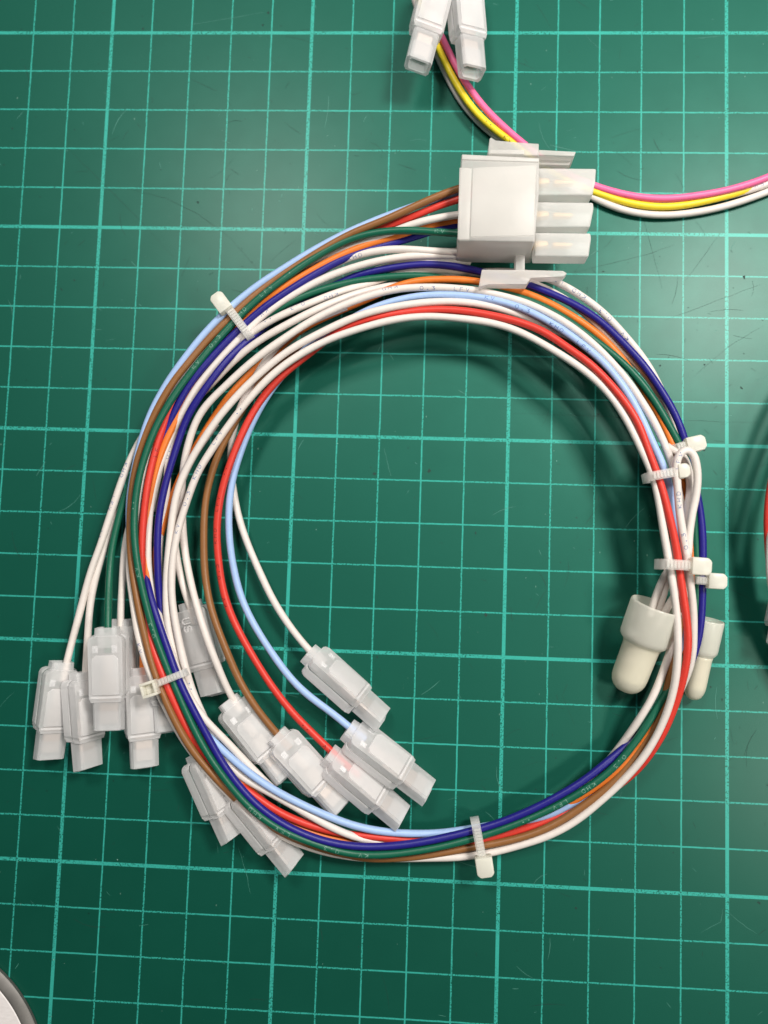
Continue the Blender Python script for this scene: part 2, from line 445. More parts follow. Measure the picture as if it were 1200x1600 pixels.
# --- brown: big plug -> left -> bottom -> right -> top -> small connector
wire(harness, 'brown', '760,280,1.55 717,293,1.55 677,310,1.5 643,325,1.45 610,341,1.4 577,354,1.3 540,370,1.2 500,393 447,423,1.05 397,461,1.02 370,485,1.0 352,503 313,543 300,563 273,593,0.98 255,623 238,653 225,685,0.86 214,720 206,760,0.78 202,800 202,833,0.85 204,867 207,893,0.92 212,927 218,960 227,993 235,1027,1.0 243,1052 253,1082,1.0 267,1115 287,1153,0.95 308,1183 333,1212,0.85 357,1239 390,1268,0.66 430,1295 480,1319 530,1333,0.4 575,1341 618,1341,0.3 660,1338 690,1333 740,1323,0.28 773,1319 807,1312,0.35 850,1297 900,1267,0.45 933,1243 967,1215,0.55 987,1187 1007,1162,0.62 1023,1137 1037,1107,0.7 1043,1067,0.8 1053,1030 1063,985,0.95 1066,930 1062,870,1.1 1055,800 1043,755,1.2 1020,690,1.25 972,612 913,552,1.15 847,509,1.0 780,488 683,476,0.8 600,481 540,499,0.75 500,521 475,540,0.72 453,555 428,575,0.68 407,593 383,637,0.60 367,662 353,683 340,710,0.52 332,733 325,758 319,792,0.5 317,825 317,858 319,893 324,923,0.55 330,953 340,983,0.72 352,1013 363,1038,0.72 373,1060 390,1090,0.72 410,1120 432,1147,0.55 452,1169,0.5')
# --- light blue
wire(harness, 'ltblue', '760,294,1.3 715,304,1.3 702,307,1.3 665,316,1.27 630,329,1.25 593,343 560,356,1.2 533,367 500,383,1.12 467,403 433,426,1.05 397,449 363,477,1.02 342,498 313,531 284,567,1.0 264,592 248,619,0.92 232,652 222,682,0.85 213,712 207,742,0.75 202,772 201,800,0.66 204,840 212,900,0.62 228,970 250,1040,0.66 285,1105,0.72 310,1135 330,1154,0.78 353,1179 387,1206,0.80 420,1229 462,1252,0.78 493,1267 527,1281 560,1292,0.55 593,1299 627,1303,0.42 660,1304 707,1300,0.28 755,1292 805,1284,0.25 850,1277 883,1260,0.33 917,1243 942,1227,0.35 975,1197,0.4 1010,1152 1045,1090,0.6 1063,1040 1070,980,0.9 1068,920 1062,855,1.15 1055,800 1050,775,1.35 1045,755 1037,728,1.5 1025,705 1015,683,1.5 997,637 972,600,1.45 947,570 913,540,1.4 880,515 847,497,1.3 813,482 780,471,1.2 733,462 700,460,1.1 667,461 633,465 600,473,1.0 570,483,0.96 545,500 520,518,0.92 500,527 483,538,0.86 455,570,0.74 427,605 413,628,0.7 400,650 390,670 380,692 367,729,0.62 360,758 357,792 356,825,0.55 358,858 365,891 373,923,0.5 385,953 397,977 413,1003 433,1032,0.5 452,1057 470,1077 497,1099 526,1119 548,1140,0.5 570,1156,0.5',
     [('KV', 767, 469, -1, .1), ('0.3', 817, 484, -1, -.25), ('KHD', 869, 512, -1, -.45), ('LFV', 912, 542, -1, -.5)], 'blue')
# --- red
wire(harness, 'red', '760,296,1.45 717,312,1.42 685,322,1.35 652,337,1.3 627,346,1.25 580,361,1.1 530,385,0.95 480,412 420,462,0.8 370,510 325,557,0.8 283,610,0.84 270,632 258,655 250,677,0.9 242,705 236,728 228,767,0.95 225,800 223,833 222,867,0.90 223,893,0.80 222,920,0.74 222,947,0.78 227,970,0.86 235,1002 245,1027 253,1052,1.0 262,1075,1.0 275,1107 292,1138,0.88 307,1163 325,1187,0.72 350,1210 383,1233,0.66 408,1252 436,1269,0.6 463,1281 500,1294 527,1302,0.45 560,1304 593,1308,0.40 627,1312 660,1315,0.33 710,1317 760,1311,0.25 790,1303 833,1290,0.28 867,1277 895,1264,0.26 935,1245 975,1222,0.4 1003,1198,0.55 1020,1175 1037,1148,0.8 1050,1120 1060,1092,1.05 1068,1062 1073,1028,1.3 1075,993 1072,960 1067,927,1.5 1062,893 1058,866,1.55 1052,832 1045,797,1.6 1037,763 1027,737,1.6 1013,708 997,658,1.58 972,620 947,592,1.52 913,561 880,540,1.45 863,523,1.4 822,505 780,496,1.25 733,487 683,482,1.12 633,487 600,493,1.05 587,495 553,505 523,518,1.0 505,535,0.92 483,554,0.88 453,576 427,602,0.86 403,630 387,660 373,687,0.80 362,714 355,733 347,760,0.72 341,792 338,825,0.65 339,860 342,886 348,922,0.6 358,953 372,983 387,1013,0.58 402,1038 415,1060 437,1088,0.55 462,1119 487,1144 518,1176,0.5 562,1214,0.46',
     [('**', 357, 737, -1, .3), ('LFV', 344, 787, -1, .35), ('KHD', 341, 838, -1, .35), ('0.3', 345, 892, -1, .35), ('KV', 356, 938, -1, .4), ('**', 475, 1134, -1, .1), ('KV', 512, 1166, -1, .1), ('LF', 240, 705, -1, -.7)], 'black')
# --- white A (outer bottom, inner arc, back down to the bottom)
wire(harness, 'white', '760,330,1.5 716,336,1.48 685,341,1.42 660,346,1.35 635,353,1.28 600,368,1.15 560,382,1.05 517,397,0.9 460,432,0.82 400,485,0.8 340,545 290,600,0.8 262,650 245,685,0.8 233,710 223,750,0.82 219,783 214,820,0.78 205,850,0.74 200,885,0.8 203,912 208,947,0.84 215,990 225,1023,0.9 236,1055,0.92 256,1100 290,1160,0.75 340,1225,0.66 400,1280,0.55 470,1320 540,1337,0.35 610,1342 673,1342,0.25 707,1340 740,1337,0.25 773,1331 807,1322,0.32 850,1308 900,1283,0.42 933,1258 967,1228,0.6 1003,1188,0.75 1023,1158 1037,1128,0.95 1047,1098 1053,1070,1.15 1059,1020,1.3 1060,985 1057,943,1.42 1051,910 1046,880,1.5 1038,830,1.52 1032,797 1027,767 1014,730,1.52 1000,700 993,683,1.5 973,643 947,609,1.45 913,578 883,557,1.4 863,545 822,523,1.3 780,508,1.22 717,497 675,493,1.18 633,496 600,502,1.16 553,516 520,527,1.15 487,544 453,564,1.12 420,590 390,622,1.05 367,650 346,678,0.98 327,708 310,733,0.92 298,768 287,800,0.88 278,825 273,850,0.84 269,883 268,905 268,935,0.8 272,968 278,1002,0.78 288,1037 297,1067,0.76 305,1090 317,1115,0.74 335,1158,0.7 358,1197 380,1217,0.68 403,1229 437,1248,0.72 460,1262 493,1279 527,1296,0.55 560,1309 590,1317,0.36 640,1324,0.28 700,1322,0.2',
     [('**', 375, 641, -1, -.2), ('LFV', 342, 684, -1, .35), ('KHD', 316, 738, -1, .1), ('0.3', 295, 779, -1, .1), ('KV', 279, 826, -1, .15), ('**', 297, 1073, 1, -.1), ('KV', 224, 1012, 1, .3)])
# --- orange
wire(harness, 'orange', '760,336,1.25 716,345,1.25 693,349,1.22 668,353,1.2 633,367,1.15 602,374 567,384,1.08 533,398 500,415,1.02 467,433 433,456,0.96 413,470,0.9 370,510,0.8 330,560,0.8 305,597,0.82 290,627,0.82 273,657 263,680,0.84 253,702 245,727 238,752,0.8 232,790,0.72 229,850,0.7 234,930,0.72 252,1000 275,1060,0.78 310,1130 350,1190,0.7 400,1245,0.55 470,1295 550,1318,0.35 650,1325,0.22 750,1312,0.18 840,1283,0.2 880,1262,0.28 917,1238,0.42 950,1214,0.48 975,1191,0.55 1012,1145,0.6 1030,1118 1050,1085,0.75 1070,1030 1080,980,0.95 1083,920 1080,860,1.05 1075,800 1068,763,1.15 1062,730,1.2 1052,695,1.25 1040,670,1.25 1025,640 1013,620 985,577,1.15 947,533,1.12 913,506,1.1 880,484 847,467,1.08 813,455 780,448,1.02 747,440,0.98 717,436 683,436,0.95 650,438 617,446,0.88 578,466,0.82 553,475 520,490,0.82 487,505 462,520,0.78 442,540 427,557,0.68 400,574,0.64 378,597 353,623,0.66 338,645 324,667,0.66 300,707,0.6 283,742 268,778,0.6 260,803 254,830 246,858,0.55 238,880 233,905,0.5 228,960,0.5 224,1010,0.5 223,1040,0.45 224,1075,0.42')
# --- navy blue
wire(harness, 'navy', '760,342,1.2 715,352,1.2 693,356,1.18 640,372,1.1 580,390,1.02 530,407,1.0 500,423,1.02 475,438 447,457,1.04 413,480,1.02 387,502,1.0 367,519,1.0 338,550 313,578,0.98 293,605,0.94 280,628 267,653,0.88 257,680,0.80 247,712,0.74 236,760,0.70 226,830,0.68 223,885,0.60 231,918,0.84 240,950 250,980,0.96 260,1003 269,1030,1.0 282,1067,1.0 293,1092 307,1120,0.98 322,1148 338,1178,0.95 355,1206 377,1235,0.92 401,1260 436,1283,0.85 472,1301 497,1311,0.72 527,1319 560,1323,0.6 593,1323 627,1321,0.55 660,1317 707,1307,0.5 738,1298,0.48 765,1291 790,1282,0.5 815,1272 840,1261 867,1246,0.58 900,1227 933,1204,0.62 953,1187,0.60 971,1172,0.54 988,1160,0.48 1018,1124,0.5 1060,1075,0.7 1084,1027,0.85 1091,1003 1095,977,1.0 1098,943 1099,910,1.1 1098,863,1.15 1097,830 1093,797,1.18 1089,770 1083,745,1.22 1077,718,1.25 1070,687,1.3 1063,667 1052,640,1.3 1035,610 1018,583,1.28 997,558 972,536,1.22 947,509 913,483,1.16 880,467 847,454,1.08 822,445 785,433,1.0 748,422,0.95 717,416 683,413,0.96 650,413 617,417,0.95 593,421 567,426,0.9 540,437,0.8 500,459,0.76 467,472,0.74 442,484,0.76 420,505,0.8 400,523,0.88 378,540 353,564,1.05 335,587 317,612,1.08 293,648 282,678,0.9 272,707 263,733,0.88 254,770 248,808,0.85 246,842 246,870,0.82 247,902,0.78 250,935 254,968,0.62 257,990,0.5 258,1020,0.45')
# --- green
GW = [('LFV', 417, 454, -1, 0.0), ('HD', 381, 487, -1, .1), ('0.3', 337, 534, -1, .05), ('KV', 307, 570, -1, 0), ('**', 451, 430, -1, 0), ('KV', 688, 362, -1, -.1), ('**', 210, 788, -1, .1), ('KV', 217, 893, -1, .2), ('0.3', 240, 985, -1, .2), ('KHD', 398, 1270, -1, .1), ('LFV', 442, 1298, -1, .1), ('0.3', 515, 1329, -1, .0), ('KV', 566, 1335, -1, 0), ('**', 820, 1283, -1, 0), ('LFV', 875, 1257, -1, -.1), ('KHD', 918, 1230, -1, -.1), ('0.3', 967, 1190, -1, -.1)]
wire(harness, 'green', '760,368,1.5 713,365,1.45 685,363,1.42 652,360,1.36 627,359 593,363,1.27 567,368 533,380,1.18 500,397 467,417,1.12 433,442 413,457,1.07 380,487,1.03 357,512,1.03 330,543 305,575,1.04 288,597 267,627,1.06 247,660 233,690,1.06 224,716 215,745,1.05 211,775 209,808,1.04 210,842 213,870,1.05 217,897 225,930,1.05 233,960 243,993,1.04 253,1022 262,1048,1.02 273,1074,1.02 288,1108 307,1146,1.0 324,1178 340,1202,0.98 366,1236,0.95 394,1265 427,1290,0.88 463,1309 497,1321,0.72 527,1331 560,1335,0.58 593,1335 627,1332,0.5 660,1328 707,1319,0.44 738,1310,0.42 767,1302 807,1288,0.48 840,1275 867,1262,0.55 900,1242 933,1220,0.64 967,1191 980,1175,0.7 997,1154 1013,1130,0.74 1028,1104,0.76 1040,1082,0.76 1058,1055,0.8 1076,1020,0.9 1086,980 1088,943,1.0 1088,905,1.05 1088,865,1.1 1086,830 1083,780,1.15 1075,717,1.25 1059,691,1.3 1050,670 1035,643,1.3 1013,612 988,582,1.3 963,557 938,537,1.25 913,518 880,496,1.15 847,478 813,465,1.05 780,457 747,450,0.9 710,440,0.84 677,432,0.84 627,430,0.86 593,432 567,436,0.88 533,443 500,453,0.90 467,465 442,478,0.9 417,495,0.82 385,528,0.66 345,575 300,630,0.55 255,690 225,725,0.5 202,757,0.5 192,787 184,817,0.5 177,847 173,875 171,902,0.6 169,935 167,980,1.0 168,1020,1.02', GW, 'white')
# --- whites at the big plug
wire(harness, 'white', '735,392,1.05 712,394,1.06 677,393,1.1 643,389,1.16 610,387,1.1 585,391 560,397,1.05 533,407,0.98 505,422,0.88 460,453,0.84 400,502,0.8 345,560,0.78 300,617 272,672,0.74 253,720,0.76 240,758,0.74 233,805,0.7 229,850,0.76 231,890,0.70 237,922,0.64 246,952,0.68 259,992 271,1030,0.84 281,1057,0.9 293,1082,0.88 307,1108 322,1130,0.86 343,1150,0.82 367,1174,0.74 392,1199,0.66 425,1232,0.5 480,1275,0.4 540,1305,0.25',
     [('KHD', 556, 402, -1, -.5)])
wire(harness, 'white', '735,399,0.95 710,400,0.97 693,400 660,398,1.1 627,400,1.08 593,406 560,415,1.02 533,424 508,433,0.98 478,448 447,466,0.96 422,484 397,506,0.96 376,527,0.95 355,548 330,577,0.92 305,608 291,636,0.88 278,658,0.80 262,690,0.68 248,735,0.6 238,800,0.55',
     [('**', 380, 520, 1, 0), ('KV', 415, 492, 1, .2)])
wire(harness, 'white', '735,408,0.72 710,407,0.8 677,408,0.98 643,409,0.92 615,414,0.84 580,425,0.7 540,443,0.6')
# white S : right, over the top, under the green, to the tie
wire(harness, 'white', '1090,850,0.8 1084,790,0.85 1072,730,0.9 1052,665,0.98 1036,628,1.02 1020,600,1.06 1005,579,1.08 980,556,1.08 940,512,1.05 897,474,1.0 855,451,0.95 830,441 790,432,0.88 747,428,0.82 717,424 677,422,0.80 643,422 618,426,0.78 600,433,0.76 583,441,0.8 550,449,0.88 525,457,0.96 500,468,1.04 478,476,1.08 447,488,1.08 422,501,1.05 400,515,1.0 380,530,0.9 350,560,0.72 310,612,0.6 270,680,0.5 235,745,0.45 210,800,0.5 199,832,0.52 194,862 191,900,0.5 188,952,0.5 188,985,0.45',
     [('KHD', 517, 464, 1, -.6), ('0.3', 465, 482, 1, .3), ('**', 420, 503, 1, .25)])
# white O : outermost at the right, printed
wire(harness, 'white', '1095,860,0.85 1092,800,0.9 1080,730,0.95 1062,680,1.0 1045,640,1.0 1030,603,1.02 1013,568,1.08 1003,555,1.1 988,538 973,521,1.1 947,493 930,477,1.05 905,460 880,445,1.0 850,433 800,424,0.85 740,424 680,433,0.6 620,444,0.66 580,453,0.8 553,461,0.95 520,474,1.08 487,487,1.14 463,499,1.14 440,511 413,526,1.1 380,549,1.0 358,568 340,587,0.82 325,605,0.7 305,622,0.66 290,642 278,663,0.72 268,690 262,722,0.68 262,752 262,772,0.66 258,797,0.62 250,830,0.6 247,880,0.55 252,950,0.5 265,1020,0.45 283,1095,0.42 303,1160,0.42 318,1200,0.42',
     [('LFV', 867, 440, 1, .1), ('KHD', 905, 463, 1, -.1), ('0.3', 946, 493, 1, -.2), ('KV', 974, 527, 1, -.4), ('0.3', 265, 705, -1, .1)])
# white 3 : beside the light blue, over the top, to the tilted connector under the brown one
wire(harness, 'white', '1066,800,1.2 1058,760,1.35 1049,722,1.45 1039,695,1.5 1025,662 1005,628,1.45 980,593 955,565,1.42 930,541 913,525,1.38 880,502 847,484,1.28 813,470 780,462,1.2 767,458 733,451,1.15 683,448,1.14 643,449 618,452,1.14 590,458 560,467,1.16 537,476,1.18 503,491,1.2 475,508 447,527,1.18 413,549 380,575,1.1 356,600 333,622,1.0 313,643 302,668,0.9 294,692 287,715,0.8 283,738,0.72 283,760,0.62 284,785,0.55 285,817 286,842,0.5 289,868 294,895,0.55 302,927,0.75 313,960,0.85 323,993,0.88 335,1027 346,1058,0.75 357,1085,0.55 375,1112,0.48',
     [('KHD', 610, 450, 1, .5), ('0.3', 668, 446, -1, -.5), ('LFV', 722, 447, -1, -.4)])
# white R : next to the red on top
wire(harness, 'white', '930,555,1.1 880,523,1.1 847,505,1.12 813,491,1.15 780,482 717,472,1.14 675,471,1.14 633,475 600,482,1.16 553,495 520,510,1.18 487,526 453,545,1.16 420,571 387,601,1.08 362,628 337,658,1.0 320,684 303,710,0.92 290,734 278,760,0.88 271,792 266,825,0.82 262,855 260,885,0.78 259,915 260,952,0.74 264,988 270,1012,0.72 279,1045,0.68 300,1100,0.62 335,1175,0.5 362,1228,0.45 385,1260,0.42')
# white to the lower flat connector
wire(harness, 'white', '337,660,0.7 303,711,0.66 285,748,0.62 276,782,0.58 271,820,0.55 272,848,0.5 277,876,0.48 282,902 288,927,0.48 296,945,0.5 305,975,0.45')
# white to the uppermost right connector
wire(harness, 'white', '540,480,0.95 500,495,0.95 470,510,0.98 453,522,0.98 440,534,0.92 423,552,0.82 410,569,0.76 398,588,0.74 387,613,0.70 377,630,0.62 368,660,0.5 362,684,0.42 359,705,0.36 359,735,0.3 362,760,0.3 370,800,0.3 378,826 388,856,0.32 401,884 418,922,0.4 435,950 455,980 480,1013,0.45 505,1040,0.45')
# whites to the two left-hand connectors
wire(harness, 'white', '470,412,0.6 420,455,0.55 360,508 300,578,0.55 250,640,0.55 222,685,0.6 212,703,0.58 198,730,0.55 187,758 175,792,0.52 165,825 155,858,0.5 143,886 130,933,0.45 117,990 106,1034,0.45 99,1065,0.45',
     [('KHD', 202, 738, 1, .25), ('LFV', 180, 787, 1, .4), ('**', 163, 835, 1, .5)])
wire(harness, 'white', '450,445,0.5 400,490,0.45 320,570 260,650,0.45 222,730,0.42 200,782,0.4 180,808,0.36 170,833,0.36 161,862 152,890,0.38 143,923,0.4 138,967 136,1010,0.45 133,1050,0.45 133,1085,0.42')
# --- joined whites with the two end caps
wire(harness, 'white', '1050,1105,0.75 1064,1075,0.85 1077,1043,0.95 1083,1015,1.05 1085,990,1.15 1085,960,1.25 1082,930,1.35 1077,900,1.45 1074,875,1.5 1070,850,1.55 1065,822 1060,788,1.66 1057,755 1055,733,1.72 1058,716 1064,707,1.75 1073,703,1.75 1082,709 1088,724,1.72 1091,747 1089,772,1.62 1083,800 1078,830,1.52 1075,865,1.42 1069,900,1.25 1058,925,1.1 1045,945,0.95 1036,962,0.85 1028,980,0.75',
     [('LFV', 1057, 722, 1, .1), ('KHD', 1061, 780, 1, -.1), ('0.3', 1070, 842, 1, -.2)], sig=5)
wire(harness, 'white', '1041,698,1.30 1047,703,1.35 1053,705,1.4 1060,708,1.42 1068,715,1.42 1075,729,1.4 1079,747,1.36 1079,767 1076,787,1.32 1073,807,1.3 1070,840,1.25 1062,870,1.2 1050,885,1.18 1040,898,1.15 1030,918,1.05 1021,941,0.92 1014,962,0.8', sig=5)
wire(harness, 'white', '1055,830,1.15 1052,870,1.1 1046,895,1.08 1043,908 1033,940,0.9 1025,962,0.78', sig=8)
# white along the inside of the lower right curve
wire(harness, 'white', '1072,905,1.1 1066,945,1.0 1060,980,0.95 1053,1004,0.92 1047,1020 1038,1043,0.9 1027,1078,0.86 1013,1105 998,1128,0.78 983,1149,0.52 965,1172,0.34 950,1188,0.27 920,1222,0.25 880,1254,0.16 840,1282,0.12')

# ------------------------------------------------------------------ small crimp connectors
def arc_pts(cx, cy, r, a0, a1, n=5):
    return [(cx + r * math.cos(math.radians(a0 + (a1 - a0) * i / n)), cy + r * math.sin(math.radians(a0 + (a1 - a0) * i / n))) for i in range(n + 1)]
def shell_outline(w, x0, x1, rr):
    h = w / 2
    return ([(x1, -h * 0.90), (x1, h * 0.90), (x1 - 0.10, h * 0.90), (x1 - 0.16, h)] +
            arc_pts(x0 + rr, h - rr, rr, 90, 180) + arc_pts(x0 + rr, -h + rr, rr, 180, 270) + [(x1 - 0.16, -h), (x1 - 0.10, -h * 0.90)])
def mesh_of(name, build, auto=35, drop=None):
    bm = bmesh.new(); build(bm)
    if drop is not None:      # open the hidden joint face: a thin-walled moulding, not a solid block
        bm.normal_update()
        bmesh.ops.delete(bm, geom=[f for f in bm.faces if abs(f.normal.z) > 0.99 and abs(f.calc_center_median().z / CM - drop) < 0.012], context='FACES')
    me = bpy.data.meshes.new(name)
    bmesh.ops.recalc_face_normals(bm, faces=bm.faces)
    bm.to_mesh(me); bm.free()
    me.polygons.foreach_set('use_smooth', [True] * len(me.polygons))
    try: me.set_sharp_from_angle(angle=math.radians(auto))
    except Exception: pass
    return me
CL = 2.26     # total length behind the sleeve
def hollow_nose(bm, w, t, x0, x1, th=0.07):
    """square sleeve, open at the tip, lower lip longer"""
    def ring(x, hw, ht):
        return [bm.verts.new((x * CM, y * CM, z * CM)) for y, z in
                ((-hw + .05, -ht), (hw - .05, -ht), (hw, -ht + .05), (hw, ht - .05), (hw - .05, ht), (-hw + .05, ht), (-hw, ht - .05), (-hw, -ht + .05))]
    hw, ht = w / 2, t / 2
    A = ring(x0, hw, ht); B = ring(x1, hw * 0.97, ht * 0.97); Ci = ring(x1, hw * 0.97 - th, ht * 0.97 - th); Di = ring(x1 - 0.5, hw - th, ht - th)
    for i in range(8):          # the top half of the tip stops a little short: the notch in the rim
        if i in (3, 4, 5, 6):
            B[i].co.x -= 0.085 * CM; Ci[i].co.x -= 0.085 * CM
    for i in (2, 7):
        B[i].co.x -= 0.03 * CM; Ci[i].co.x -= 0.03 * CM
    for P, Q in ((A, B), (B, Ci), (Ci, Di)):
        for i in range(8):
            j = (i + 1) % 8
            bm.faces.new((P[i], P[j], Q[j], Q[i]))
    bm.faces.new(A[::-1]); bm.faces.new(Di)
ME_LOW = mesh_of('lower_shell', lambda bm: prism(bm, shell_outline(0.80, 0, 1.50, 0.13), -0.24, -0.004, 0.040, 3), drop=-0.004)
ME_UP = mesh_of('upper_shell', lambda bm: prism(bm, shell_outline(0.75, 0.02, 1.54, 0.13), 0.004, 0.215, 0.040, 3), drop=0.004)
ME_NOSE = mesh_of('nose', lambda bm: hollow_nose(bm, 0.61, 0.38, 1.52, CL))
def _sleeve(bm):      # open at the back: the wire goes in through a real hole
    def ring(x, hy, hz):
        return [bm.verts.new((x * CM, y * CM, z * CM)) for y, z in ((-hy + .04, -hz), (hy - .04, -hz), (hy, -hz + .04), (hy, hz - .04), (hy - .04, hz), (-hy + .04, hz), (-hy, hz - .04), (-hy, -hz + .04))]
    R = [ring(0.30, .19, .12), ring(-0.15, .19, .12), ring(-0.165, .20, .13), ring(-0.16, .24, .165), ring(0.04, .25, .17)]
    for P, Q in zip(R, R[1:]):
        for i in range(8):
            j = (i + 1) % 8; bm.faces.new((P[i], P[j], Q[j], Q[i]))
ME_SLEEVE = mesh_of('wire_sleeve', _sleeve)
def _term(bm):
    prism(bm, rect(0.50, 0.95, -0.10, 0.10), -0.07, 0.07, 0.02, 1)
    prism(bm, rect(0.98, 1.40, -0.16, 0.16), -0.09, 0.09, 0.03, 1)
    prism(bm, rect(1.42, 2.06, -0.20, 0.20), -0.075, 0.075, 0.03, 1)
ME_TERM = mesh_of('terminal', _term)
ME_WIN = mesh_of('latch_window', lambda bm: (prism(bm, rect(0.24, 0.40, 0.15, 0.27), 0.213, 0.221, 0.003, 1), prism(bm, rect(0.28, 0.36, 0.18, 0.24), 0.221, 0.230, 0.003, 1)))
ME_WIN2 = mesh_of('latch_window', lambda bm: (prism(bm, rect(0.24, 0.40, -0.27, -0.15), 0.213, 0.221, 0.003, 1), prism(bm, rect(0.28, 0.36, -0.24, -0.18), 0.221, 0.230, 0.003, 1)))
ME_RIB = mesh_of('front_rib', lambda bm: prism(bm, rect(1.40, 1.45, -0.325, 0.325), 0.211, 0.228, 0.006, 1))
ME_PANEL = mesh_of('raised_panel', lambda bm: prism(bm, [(0.46, -0.20), (0.54, -0.29), (1.36, -0.29), (1.36, 0.29), (0.54, 0.29), (0.46, 0.20)], 0.211, 0.243, 0.014, 2), drop=0.211)

def connector(parent, rear, tip, zr, zt, roll, label=None):
    a = Vector(unproj(*rear, zr)); b = Vector(unproj(*tip, zt))
    X = (b - a).normalized(); up = Vector((0, 0, 1)); Y = up.cross(X).normalized(); Z = X.cross(Y)
    R = Matrix((X, Y, Z)).transposed().to_4x4() @ Matrix.Rotation(math.radians(roll), 4, 'X')
    o = link('crimp_connector', ME_LOW, NY, parent); 
    k = (b - a).length / CL
    o.matrix_world = Matrix.Translation(a * CM) @ R @ Matrix.Diagonal((k, 1, 1, 1))
    for nm, me, mt in (('upper_shell', ME_UP, NY), ('nose', ME_NOSE, NYTHIN), ('wire_sleeve', ME_SLEEVE, NYTHIN), ('terminal', ME_TERM, TIN), ('latch_window', ME_WIN, NYTHIN), ('latch_window', ME_WIN2, NYTHIN), ('front_rib', ME_RIB, NY), ('raised_panel', ME_PANEL, NY)):
        link(nm, me, mt, o)
    if label: o['label'] = label
    return o
CONN = [  # rear, tip, z rear, z tip, roll
    ((95, 1044), (75, 1189), 0.46, 0.40, -42, 'milky connector furthest left'),
    ((128, 1060), (138, 1203), 0.46, 0.42, -62, None),
    ((168, 991), (171, 1144), 1.02, 0.92, -4, 'milky connector on the green wire'),
    ((190, 977), (187, 1114), 0.34, 0.34, 6, None),
    ((221, 1053), (226, 1202), 0.42, 0.38, -26, 'milky connector on the orange wire'),
    ((255, 1000), (264, 1146), 0.36, 0.36, -22, None),
    ((299, 950), (336, 1088), 0.34, 0.30, 22, 'milky connector with raised lettering'),
    ((362, 1102), (450, 1216), 0.48, 0.36, -26, None),
    ((438, 1155), (537, 1264), 0.52, 0.40, -26, 'milky connector on the brown wire'),
    ((520, 1185), (632, 1281), 0.50, 0.42, -52, 'milky connector tinted pink by the red wire'),
    ((551, 1146), (673, 1241), 0.50, 0.46, -48, 'milky connector on the light blue wire'),
    ((489, 1027), (601, 1127), 0.46, 0.46, -60, None),
    ((311, 1185), (366, 1311), 0.44, 0.42, -60, None),
    ((371, 1241), (462, 1355), 0.44, 0.42, -62, None),
]
made = [connector(harness, *c) for c in CONN]
# raised lettering on the one that lies flat with its back up
def emboss(parent, txt, x0, y0, h, step):
    bm = bmesh.new(); sw = 0.03
    for ci, ch in enumerate(txt):
        for st in GLYPH.get(ch, []):
            for (ax, ay), (bx, by) in zip(st, st[1:]):
                a = np.array([x0 + ci * step + ax * h * .8, y0 + ay * h]); b = np.array([x0 + ci * step + bx * h * .8, y0 + by * h])
                d = b - a; L = np.hypot(*d); d /= L; n = np.array([-d[1], d[0]]) * sw / 2; a = a - d * sw * .4; b = b + d * sw * .4
                prism(bm, [tuple(a - n), tuple(b - n), tuple(b + n), tuple(a + n)], 0.236, 0.252)
    return link('raised_lettering', bm, NY, parent, smooth=False)
emboss(made[6], 'US', 0.22, -0.16, 0.20, 0.20)

# ------------------------------------------------------------------ the big plug
plug = None
def part(nm, build, mt, parent, auto=35):
    bm = bmesh.new(); build(bm)
    return link(nm, bm, mt, parent, auto=auto)
ZT, ZB = 1.98, 0.78
plug = part('multi_pin_plug', lambda bm: px_prism(bm, [(721, 241), (843, 247), (842, 300), (836, 378), (716, 376), (718, 310)], ZT, ZB, 0.035, 3), NYBIG, harness)
plug['label'] = 'large moulded white plug housing'
part('raised_panel', lambda bm: px_prism(bm, [(739, 262), (838, 258), (834, 368), (735, 370)], ZT + 0.012, ZT - 0.05, 0.012), NYBIG, plug)
part('rear_band', lambda bm: px_prism(bm, [(718, 262), (737, 263), (733, 374), (715, 374)], ZT + 0.010, ZT - 0.05, 0.008), NYBIG, plug)
part('top_rim', lambda bm: px_prism(bm, [(722, 241), (843, 247), (842, 253), (722, 249)], ZT + 0.025, ZT - 0.05, 0.012), NYBIG, plug)
part('base_skirt', lambda bm: px_prism(bm, [(716, 380), (836, 382), (833, 398), (715, 396)], 1.25, ZB - 0.02, 0.02), NYBIG, plug)
part('key_block', lambda bm: px_prism(bm, [(762, 243), (765, 216), (768, 214), (774, 221), (842, 224), (842, 243)], 1.62, 0.95, 0.02), NYBIG, plug)
part('key_ledge', lambda bm: px_prism(bm, [(764, 240), (766, 234), (819, 234), (819, 241)], 1.72, 1.5, 0.01), NYBIG, plug)
part('latch_arm', lambda bm: (px_prism(bm, [(842, 234), (900, 237), (897, 244), (842, 242)], 1.55, 1.0, 0.012), px_prism(bm, [(842, 243), (896, 246), (889, 258), (842, 257)], 1.35, 1.15, 0.012)), NYBIG, plug)
SH = [([(838, 262), (932, 263), (930, 285), (926, 305), (838, 305)], 1.62),
      ([(837, 315), (927, 316), (928, 325), (922, 355), (836, 355)], 1.60),
      ([(836, 363), (923, 364), (924, 372), (920, 401), (835, 400)], 1.58)]
for k, (ol, z) in enumerate(SH):
    s = part('pin_shroud', lambda bm: px_prism(bm, ol, z, z - 0.44, 0.04, 3), NYSHROUD, plug)
    x0 = ol[0][0]; yc = (ol[0][1] + ol[-1][1]) / 2
    zz = z - 0.20
    def pin(bm):
        px_prism(bm, [(x0 - 6, yc - 7), (x0 + 20, yc - 6), (x0 + 22, yc + 2), (x0 - 6, yc + 6)], zz, zz - 0.22, 0.03)
        px_prism(bm, [(x0 + 28, yc - 4), (x0 + 56, yc - 3), (x0 + 60, yc), (x0 + 56, yc + 3), (x0 + 28, yc + 4)], zz + 0.03, zz - 0.15, 0.03)
    part('contact_pin', pin, BRASS, plug)
